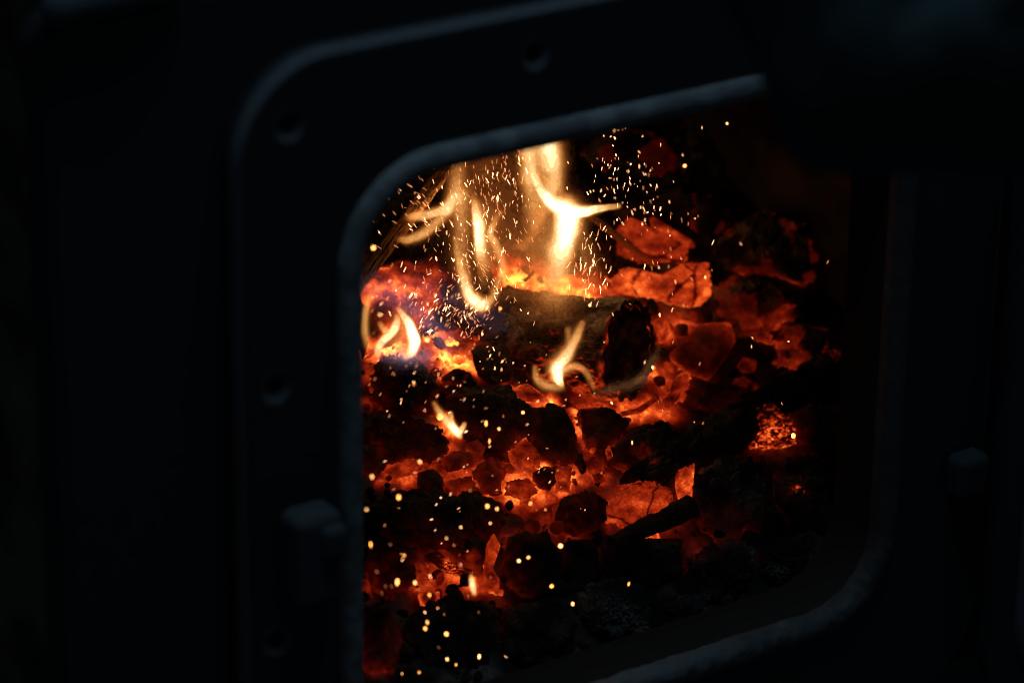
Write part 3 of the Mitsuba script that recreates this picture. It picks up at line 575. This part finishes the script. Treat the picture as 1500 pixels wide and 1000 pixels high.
def stroke_field(U, V, pts, pw=1.75):
    """soft body along a curve; pts: pixel x, y, half width on its left, on its right (for a stroke running down), strength"""
    p = np.asarray(pts, float); L = np.r_[0, np.cumsum(np.hypot(*np.diff(p[:, :2], axis=0).T))]
    s = PchipInterpolator(L, p)(np.linspace(0, L[-1], max(int(L[-1] / 3), 6)))
    out = np.zeros(U.shape)
    for a, b in zip(s[:-1], s[1:]):
        d = b[:2] - a[:2]; t = ((U - a[0]) * d[0] + (V - a[1]) * d[1]) / max(d @ d, 1e-9); tc = np.clip(t, 0, 1)
        ox, oy = U - a[0] - tc * d[0], V - a[1] - tc * d[1]; left = d[0] * oy - d[1] * ox > 0
        r = 0.82 * np.where(left, a[2] + tc * (b[2] - a[2]), a[3] + tc * (b[3] - a[3]))
        out = np.maximum(out, (a[4] + tc * (b[4] - a[4])) * np.exp(-(np.hypot(ox, oy) / r) ** pw))
    return out
GAMMA = np.r_[((np.arange(12) + 0.9) / 12) ** 2.2, 1.25, 1.6, 2.1, 2.7, 3.3]
RAMP = {'fire': ([1.0, .25, .04], [1.0, .52, .14], [1.0, .80, .46]), 'veil': ([1.0, .22, .035], [1.0, .4, .1], [1, .7, .3]), 'violet': ([.62, .38, .60], [.9, .6, .7], [1, .8, .8]),
        'grey': ([1.0, .40, .14], [1.0, .5, .22], [.9, .7, .4])}
def flame(label, y, strokes, ramp='fire', step=2.4, thick=14.0, warp=2.5, seed=0):
    key = numbered('flame'); tag(key, label, 'flame')
    P = np.vstack([np.asarray(s, float) for s in strokes]); R = P[:, 2:4].max() * 1.9 + 6
    u0, u1, v0, v1 = P[:, 0].min() - R, P[:, 0].max() + R, P[:, 1].min() - R, P[:, 1].max() + R
    u, v = np.arange(u0, u1, step), np.arange(v0, v1, step)
    w = np.arange(-3.2 * thick, 3.2 * thick + 1, step * 1.6)
    U, V = np.meshgrid(u, v, indexing='ij'); P3 = np.stack([U, V, 0 * U], -1) / 22.0
    Uw, Vw = U + warp * 2 * (meshkit.fbm(P3, 3, seed) - .5), V + warp * 2 * (meshkit.fbm(P3 + 31, 3, seed + 1) - .5)
    I = sum(stroke_field(Uw, Vw, s) ** 2 for s in strokes) ** 0.5
    I = I * (0.86 + 0.28 * meshkit.fbm(P3 * 1.6 + 7, 3, seed + 2)) if ramp == 'fire' else I * (0.45 + 1.1 * meshkit.fbm(P3 * 1.3 + 7, 3, seed + 2))
    W0 = 10 * (meshkit.fbm(P3 * .5 + 3, 2, seed + 3) - .5)
    TH = thick * (0.55 + 0.45 * np.clip(I, 0, 1))
    vol = I[..., None] * np.exp(-((w - W0[..., None]) / TH[..., None]) ** 2)
    vol[0] = vol[-1] = -9; vol[:, 0] = vol[:, -1] = -9; vol[:, :, 0] = vol[:, :, -1] = -9
    C0 = aty((u0 + u1) / 2, (v0 + v1) / 2, y); s = depth(C0) / F; cols = [np.array(c) for c in RAMP[ramp]]
    prev = 0.0
    DITHER = (np.random.default_rng(seed).random(I.shape) - .5) / 12
    for L in GAMMA:
        if prev > vol.max() * 0.97: break
        mid = np.maximum((prev ** .4545 + L ** .4545) / 2 + DITHER, .02) ** 2.2     # the shell lies between two strengths, ragged by half a step
        net = surface_net(vol - mid[..., None], 0.0)
        if net is None: break
        x = min(L, 1.0); c = cols[0] * (1 - x * 2) + cols[1] * x * 2 if x < .5 else cols[1] * (2 - 2 * x) + cols[2] * (2 * x - 1)
        q = net[0]; pu, pv, pw_ = u0 + q[:, 0] * step - (u0 + u1) / 2, v0 + q[:, 1] * step - (v0 + v1) / 2, w[0] + q[:, 2] * step * 1.6
        X = C0 + s * (pu[:, None] * RT - pv[:, None] * UP + pw_[:, None] * FWD)
        m = trimesh.Trimesh(X, net[1], process=False)
        if m.volume < 0: m.invert()
        part(key, 'shell', m, 'air', smooth=True, glow=c * (L - prev) * (1.25 if L < 1.1 else 1.25 + 1.9 * (L - 1)), weight=1.0)
        prev = L
D1 = .252
flame('tall white hot flame rising to the top of the opening behind the log', D1, [
    [(773,190,13.4,16.8,0.95),(775,225,13.4,17.9,0.95),(776,255,13.4,17.9,0.85),(778,290,12.3,22.4,0.5),(780,330,15.7,28,0.22),(775,360,15.7,22.4,0.12)],
    [(777,243,2.24,3.36,0.4),(783,262,4.48,6.72,1),(793,280,5.71,8.58,1.2),(808,297,8.58,11.4,1.8),(828,312,15.2,17.2,2.4),(832,328,18.1,16.1,2.55),(829,348,19,13.3,2.25),(824,366,21.9,16.1,1.65),(819,384,23.8,19,0.938),(816,405,30.2,29.1,0.7),(813,428,31.4,31.4,0.35)],
    [(800,185,24.7,14.3,1.2),(805,212,24.7,14.3,1.65),(811,236,25.7,13.3,1.27),(813,254,23.8,12.4,0.862),(811,275,24.6,13.4,0.8),(808,298,20.2,11.2,0.6)],
    [(835,312,11.4,11.4,2.25),(858,309,6.66,6.66,1.8),(875,307,4.28,4.28,1.35),(890,305,3.04,3.04,0.9),(908,303,2.46,2.46,0.5)],
    [(790,290,22.4,28,0.22),(795,340,31.4,28,0.24),(795,380,33.6,22.4,0.22),(790,410,29.1,22.4,0.16)],
    [(846,345,6.72,13.4,0.22),(856,380,11.2,17.9,0.2),(862,420,15.7,20.2,0.14)]], seed=1)
flame('thin faint yellow flame curling up the left side', .288, [
    [(675,195,10,12.5,0.21),(671,245,10,12.5,0.3),(668,275,11.2,15,0.525),(660,296,7.5,15,0.9),(645,311,6.88,6.88,0.93),(625,315,6.88,6.88,0.825),(606,317,5.62,5.62,0.6),(597,318,3.75,3.75,0.18)],
    [(658,303,7.5,10,0.75),(645,322,6.88,7.5,0.63),(628,338,6.88,6.25,0.63),(610,348,6.88,6.25,0.66),(594,351,5.62,5,0.525),(584,350,3.75,3.75,0.18)],
    [(672,290,10,17.5,0.525),(676,330,15,15,0.39),(678,370,15,11.2,0.3),(682,405,11.2,8.75,0.375)],
    [(668,350,5,7.5,0.3),(673,385,5,6.25,0.6),(679,408,6.25,7.5,0.825),(685,428,7.5,8.75,1.27),(694,440,8.75,10,1.58),(705,446,8.75,8.75,1.42),(716,441,6.88,6.88,0.75),(727,430,5,5,0.3)]], seed=2)
flame('narrow white flame standing left of the tall flame', .280, [
    [(692,288,2.21,4.42,0.243),(695,305,3.31,8.84,0.778),(698,325,4.42,9.94,1.46),(701,350,5.52,9.94,1.65),(705,372,7.73,9.94,0.828),(708,395,9.94,9.94,0.34),(708,412,8.84,8.84,0.117)],
    [(736,312,4.42,4.42,0.146),(724,328,4.97,4.97,0.486),(718,343,4.97,5.52,0.778),(726,358,4.97,5.52,0.68),(734,375,5.52,5.52,0.583),(736,395,6.08,5.52,0.583),(732,410,6.08,5.52,0.486),(722,427,5.52,5.52,0.243)],
    [(702,310,6.63,19.9,0.194),(712,345,11,22.1,0.253),(716,385,13.3,17.7,0.194)]], seed=3)
flame('faint orange veil of flame between the narrow and the tall flame', .295, [
    [(796,298,11,13,.22),(788,325,10,11,.34),(778,345,9,10,.32),(765,360,8,8,.28),(748,368,5,5,.12)],
    [(690,190,34,46,.06),(712,250,40,60,.09),(735,320,52,40,.10),(770,390,48,48,.16)]], ramp='veil', step=3.2, warp=9, seed=4)
flame('small two pronged flame at the far left', .20, [
    [(584,454,3.3,3.3,0.575),(597,470,6.6,5.5,1.38),(605,486,8.8,5.5,2.18),(608,500,9.9,5.5,2.3),(604,512,8.8,5.5,1.61),(595,523,5.5,4.4,0.575)],
    [(582,465,4.4,4.4,0.69),(578,480,5.5,5.5,1.15),(568,492,5.5,5.5,1.26),(556,505,5.5,5.5,1.03),(552,519,4.4,4.4,0.69)],
    [(556,475,3.3,3.3,0.345),(567,485,4.4,4.4,0.69),(576,480,4.4,4.4,0.69)],
    [(545,432,4.4,4.4,0.287),(536,455,4.4,5.5,0.575),(534,482,4.4,5.5,0.575),(538,505,5.5,5.5,0.345)],
    [(592,470,17.6,11,0.345),(585,500,22,17.6,0.345)]], step=1.7, thick=9, seed=5)
flame('violet haze of burning gas over the logs at the left', .225, [
    [(540,425,16,22,.05),(580,435,20,22,.09),(612,458,18,20,.11),(640,490,18,22,.12),(655,515,12,14,.06)],
    [(600,425,22,22,.03),(650,430,22,22,.035),(700,460,20,20,.035),(735,475,18,18,.015)],
    [(556,512,10,10,.10),(590,518,14,14,.22),(625,520,14,14,.14)]], ramp='violet', step=3.0, thick=12, seed=6)
flame('pale forked flame licking up the front of the log', .155, [
    [(853,474,5.1,4.25,0.36),(847,490,7.65,5.1,0.68),(838,508,8.5,5.95,0.88),(827,525,11,7.65,1.12),(817,540,11,7.65,1.76),(818,553,8.5,5.1,1.92),(823,564,3.4,2.55,0.8)],
    [(783,538,3.4,3.4,0.24),(784,552,4.25,5.95,0.44),(793,561,5.95,6.8,0.52),(807,566,6.8,5.95,0.52),(822,567,5.1,4.25,0.32)],
    [(826,540,7.65,6.8,0.72),(842,536,5.1,5.1,0.56),(855,541,4.25,4.25,0.4),(863,552,3.82,3.82,0.304),(869,569,3.4,3.4,0.16)],
    [(832,482,4.25,4.25,0.24),(835,500,5.95,5.95,0.32)]], step=1.7, thick=9, warp=1.8, seed=7)
flame('ghostly grey flame along the lower rim of the cut end', .135, [
    [(872,580,5,5,.02),(895,572,8,8,.05),(920,565,9,8,.075),(942,552,8,8,.08),(957,530,7,6,.05),(965,508,4,4,.02)]], ramp='grey', thick=8, warp=4, seed=8)
flame('tiny tongue of flame between the dark coals at the lower left', .062, [
    [(690,842,2,2,.4),(692,854,3,3,1.3),(695,868,3,3,.7)]], step=1.2, thick=4, warp=1, seed=9)
flame('bright jagged flame in the gap above the smooth red embers', .140, [
    [(636,590,3,3,.3),(648,608,5,5,.8),(660,622,6,6,1.3),(671,634,4,4,1.5),(675,640,2,2,.4)],
    [(661,604,2,2,.5),(663,622,4,4,1.0),(671,632,4,4,1.4),(681,620,2,2,.6)]], step=1.4, thick=5, warp=1.5, seed=10)

# ---------------------------------------------------------------- sparks
SPK = trimesh.creation.icosphere(subdivisions=1); SPK_PLY = {}
def spark_entry(p, length, width, direction, col):
    d = direction / np.linalg.norm(direction); u = np.cross(d, FWD); u /= np.linalg.norm(u); w = np.cross(d, u)
    M = np.eye(4); M[:3, 0], M[:3, 1], M[:3, 2], M[:3, 3] = d * length, u * width, w * width, p
    return M
sp = np.random.default_rng(5); sparks = []
def cluster(n, cx, cy, sx, sy, y0, y1, length, slope, bright=1.0, box_=None):
    for _ in range(n):
        for _try in range(20):
            px, py = sp.normal(cx, sx), sp.normal(cy, sy)
            if 532 < px < 1245 and py > 250 - 0.223 * (px - 560) and py < 995: break
        y = sp.uniform(y0, y1)
        p = aty(px, py, y); ln = length * sp.uniform(.5, 1.6); a = slope + sp.normal(0, .35)
        d = RT * math.cos(a) + UP * math.sin(a) + FWD * sp.normal(0, .3)
        sparks.append((p, ln * .00042 / 2 * 1.5, sp.uniform(.22, .46) * .00042, d, bright * sp.choice([.22, .45, .9, 2.0], p=[.35, .3, .22, .13])))
UPR = math.radians(100)
cluster(220, 725, 285, 38, 50, .20, .27, 4.5, math.radians(100), .8)
cluster(70, 610, 300, 28, 32, .20, .27, 4.5, math.radians(130), .6)
cluster(150, 690, 400, 35, 45, .18, .25, 4, math.radians(110), .8)
cluster(190, 650, 445, 45, 30, .14, .22, 4, math.radians(60), .9)
cluster(75, 865, 385, 15, 30, .18, .25, 5.5, math.radians(80), 1.0)
cluster(110, 920, 270, 34, 40, .20, .30, 3, math.radians(100), 1.0)
cluster(40, 960, 370, 55, 40, .18, .28, 4, math.radians(100), .9)
cluster(50, 610, 560, 40, 35, .10, .17, 2.4, math.radians(60), .5)
cluster(40, 720, 530, 40, 35, .12, .17, 2.2, math.radians(60), .8)
cluster(30, 800, 640, 60, 50, .08, .13, 2.0, math.radians(40), .8)
cluster(24, 640, 700, 70, 60, .08, .13, 2.4, math.radians(30), .7)
cluster(16, 640, 850, 55, 60, .03, .07, 2.4, math.radians(120), .7)
cluster(14, 1000, 520, 90, 90, .08, .15, 3, math.radians(90), .8)
order = np.argsort([-s[1] * s[2] * s[4] for s in sparks])   # the largest and brightest first
BIG = [(1003,243,4.5,4.5),(545,698,4.5,6),(864,447,4.5,6),(733,452,4,5),(556,461,4,6),(606,560,3.5,4.5),(712,620,3,7),(731,628,4,5),(717,646,2.5,8),(615,676,4,6),(584,728,4,6),(714,741,4,6),(777,737,4,6.5),
       (728,745,3,3.5),(537,746,4,4),(592,813,4.5,4.5),(821,799,5,5),(582,852,4,8),(774,816,4,3.5),(760,821,3.5,3.5),(808,858,4,4),(839,884,4,5.5),(921,855,3,7),(654,928,5,5.5),(655,965,3,4),(668,973,3,3.5),(702,961,3,6),
       (1162,638,6,7.5),(956,538,3,7),(1050,149,2,3),(1065,181,2,3),(626,911,3,5),(623,920,3,4),(543,797,2,8),(675,772,2,2.5),(654,788,2,2.5),(665,798,2,3),(766,604,3.5,3.5),(626,498,4.5,4),(1018,320,2.5,2.5),(1155,500,3,3),(900,192,3,6),
       (589,986,2.5,3),(614,984,2.5,3),(547,363,4,5),(1033,406,2.5,5),(608,853,3,5),(629,871,3,4),(641,890,2,3),(926,648,2,6),(896,590,1.8,4),(1017,618,2,2),(689,718,2,3),(718,766,2,2),(799,746,2,2)]
def ep(p): d = p - EYE; z = d @ FWD; return 750 + F * (d @ RT) / z, 500 - F * (d @ UP) / z
PC = [(ep(p['v'].mean(0)), p['label']) for p in PIECES]
near_of = [min(PC, key=lambda c: (c[0][0] - b[0]) ** 2 + (c[0][1] - b[1]) ** 2)[1] for b in BIG]
def spark_label(i):
    same = sorted([j for j in range(len(BIG)) if near_of[j] == near_of[i]], key=lambda j: BIG[j][1]); k = same.index(i)
    word = {1: ('',), 2: ('upper ', 'lower '), 3: ('topmost ', 'middle ', 'lowest ')}.get(len(same), ('topmost ', 'second highest ', 'third highest ', 'fourth highest ', 'fifth highest ', 'sixth highest ', 'seventh highest ')[:len(same) - 1] + ('lowest ',))
    w_ = near_of[i].split()
    lead = f"{word[k]}large spark before the "
    return lead + ' '.join(w_[:16 - len(lead.split())])
bright_group, spark_group = 'large sparks in front of the fire', 'small sparks over the fire'
for bi, (bx, by, a, b) in enumerate(BIG):
    y = 0.045 if by > 650 else 0.10
    bz = sp.uniform(.6, 1.12); bc = np.array([5.0, sp.uniform(1.5, 2.6), 0]); bc[2] = bc[1] ** 2 * .13; bc = (bc * sp.uniform(.45, 1.2)).tolist()
    p = aty(bx, by, y); tilt = sp.normal(math.radians(95), .25); d = RT * math.cos(tilt) + UP * math.sin(tilt)
    k = numbered('spark'); e = mikit.ply(SPK, 'air', smooth=True)
    e['to_world'] = T(spark_entry(p, b * .00022 * bz, a * .00022 * bz, d, 1)); e['emitter'] = {'type': 'area', 'radiance': {'type': 'rgb', 'value': bc}, 'sampling_weight': .05}
    scene[k] = e; tag(k, spark_label(bi), 'spark', bright_group)
base_ply = [mikit.ply(SPK, 'air', smooth=True)]
n_ind = 300 - len(BIG)
for i in order[:n_ind]:
    p, l, w_, d, b_ = sparks[i]
    k = numbered('spark'); c = np.array([6.0, 2.6, 1.1]) * b_ if b_ > .7 else np.array([5.0, 1.3, .42]) * b_
    scene[k] = {**base_ply[0], 'to_world': T(spark_entry(p, l, w_, d, 1)), 'emitter': {'type': 'area', 'radiance': {'type': 'rgb', 'value': c.tolist()}, 'sampling_weight': .03}}
    tag(k, 'tiny glowing streak like spark flying over the fire', 'spark', spark_group)
for bright_, col_ in ((True, (4.4, 2.0, .95)), (False, (1.5, .45, .15))):
    vs, fs, off = [], [], 0
    for i in order[n_ind:]:
        p, l, w_, d, b_ = sparks[i]; M = spark_entry(p, l, w_, d, 1)
        if (b_ > .42) != bright_: continue
        vs.append(SPK.vertices @ M[:3, :3].T + M[:3, 3]); fs.append(SPK.faces + off); off += len(SPK.vertices)
    put('spark_swarm__bright_sparks' if bright_ else 'spark_swarm__dim_sparks', trimesh.Trimesh(np.vstack(vs), np.vstack(fs), process=False), 'air', smooth=True, glow=col_, weight=.3)
tag('spark_swarm', 'swarm of the finest sparks over the flames', kind='stuff')

# ---------------------------------------------------------------- fittings on the front
lx, lz = on_front(440, 800)
latch = rounded([((lx + a, -0.012 - c, lz + b), .006) for a in (-.006, .010) for b in (-.022, .018) for c in (0, .010)]) + \
        rounded([((lx + a, -0.016 - c, lz + .012 + b), .005) for a in (.006, .011) for b in (-.008, .001) for c in (0, .012)])
part(stove, 'latch', tri(latch), 'worn_iron', smooth=40)
hx, hz = on_front(1406, 690)
hinge = rounded([((hx + a, -0.012 - c, hz + b), .006) for a in (-.005, .007) for b in (-.008, .008) for c in (0, .006)])
part(stove, 'hinge', tri(hinge), 'rough_iron', smooth=40)
# the open door, swung out to the right
door = 'stove__door'
dpos = np.array([W + 0.058, -0.035, -0.018]); dang = math.radians(-22)
def door_at(m):
    m = to_xz(m) if not isinstance(m, trimesh.Trimesh) else m
    M = trimesh.transformations.rotation_matrix(dang, [0, 0, 1]); M[:3, 3] = dpos
    m = m.copy(); m.apply_transform(M); return m
dslab = slab(rrect(0.0, 0.44, -0.075, H + 0.06, 0.05), [rrect(0.075, 0.37, 0.02, H - 0.03, 0.04)], 0.014, 0.0, 0.005)
put(door, door_at(dslab), 'iron', smooth=35)
put(door + '__gasket_rim', door_at(sweep_ring(resample(rrect(0.022, 0.418, -0.053, H + 0.038, 0.05), .003), [(0.006 * math.cos(a), -0.006 * math.sin(a)) for a in ang])), 'edge_iron', smooth=50)
scene['door_glass'] = {'type': 'principled', 'base_color': {'type': 'rgb', 'value': [.05, .05, .054]}, 'roughness': .3, 'specular': .5}
put(door + '__glass', door_at(to_xz(m3.CrossSection([ccw(rrect(0.07, 0.375, 0.015, H - 0.025, 0.04))]).extrude(0.004).translate([0, 0, -0.010]))), two(scene.pop('door_glass')))
# a dark out of focus shape close to the viewer
def fg(px, py, y): return aty(px, py, y)
cl = [(fg(1255, 85, -.36), .038), (fg(1340, 40, -.36), .048), (fg(1430, 80, -.34), .050), (fg(1230, -60, -.34), .050), (fg(1400, -80, -.34), .055), (fg(1235, 150, -.34), .030), (fg(1530, 60, -.30), .06)]
cm = m3.Manifold.batch_boolean([m3.Manifold.batch_hull([m3.Manifold.sphere(cl[i][1], 40).translate(cl[i][0].tolist()), m3.Manifold.sphere(cl[j][1], 40).translate(cl[j][0].tolist())]) for i, j in ((0, 1), (1, 2), (0, 3), (3, 4), (4, 2), (0, 5), (2, 6), (5, 2), (0, 4), (1, 4))], m3.OpType.Add)
cm = tri(cm.refine_to_length(.008)); cm.merge_vertices(); trimesh.smoothing.filter_taubin(cm, iterations=20)
cm.vertices += cm.vertex_normals * (.004 * (2 * meshkit.fbm(cm.vertices * 35, 3, 2) - 1))[:, None]
thing('dark_cloth', cm, 'cloth', 'dark blurred cloth like shape hanging in front of the top right corner of the opening', 'cloth', smooth=True)
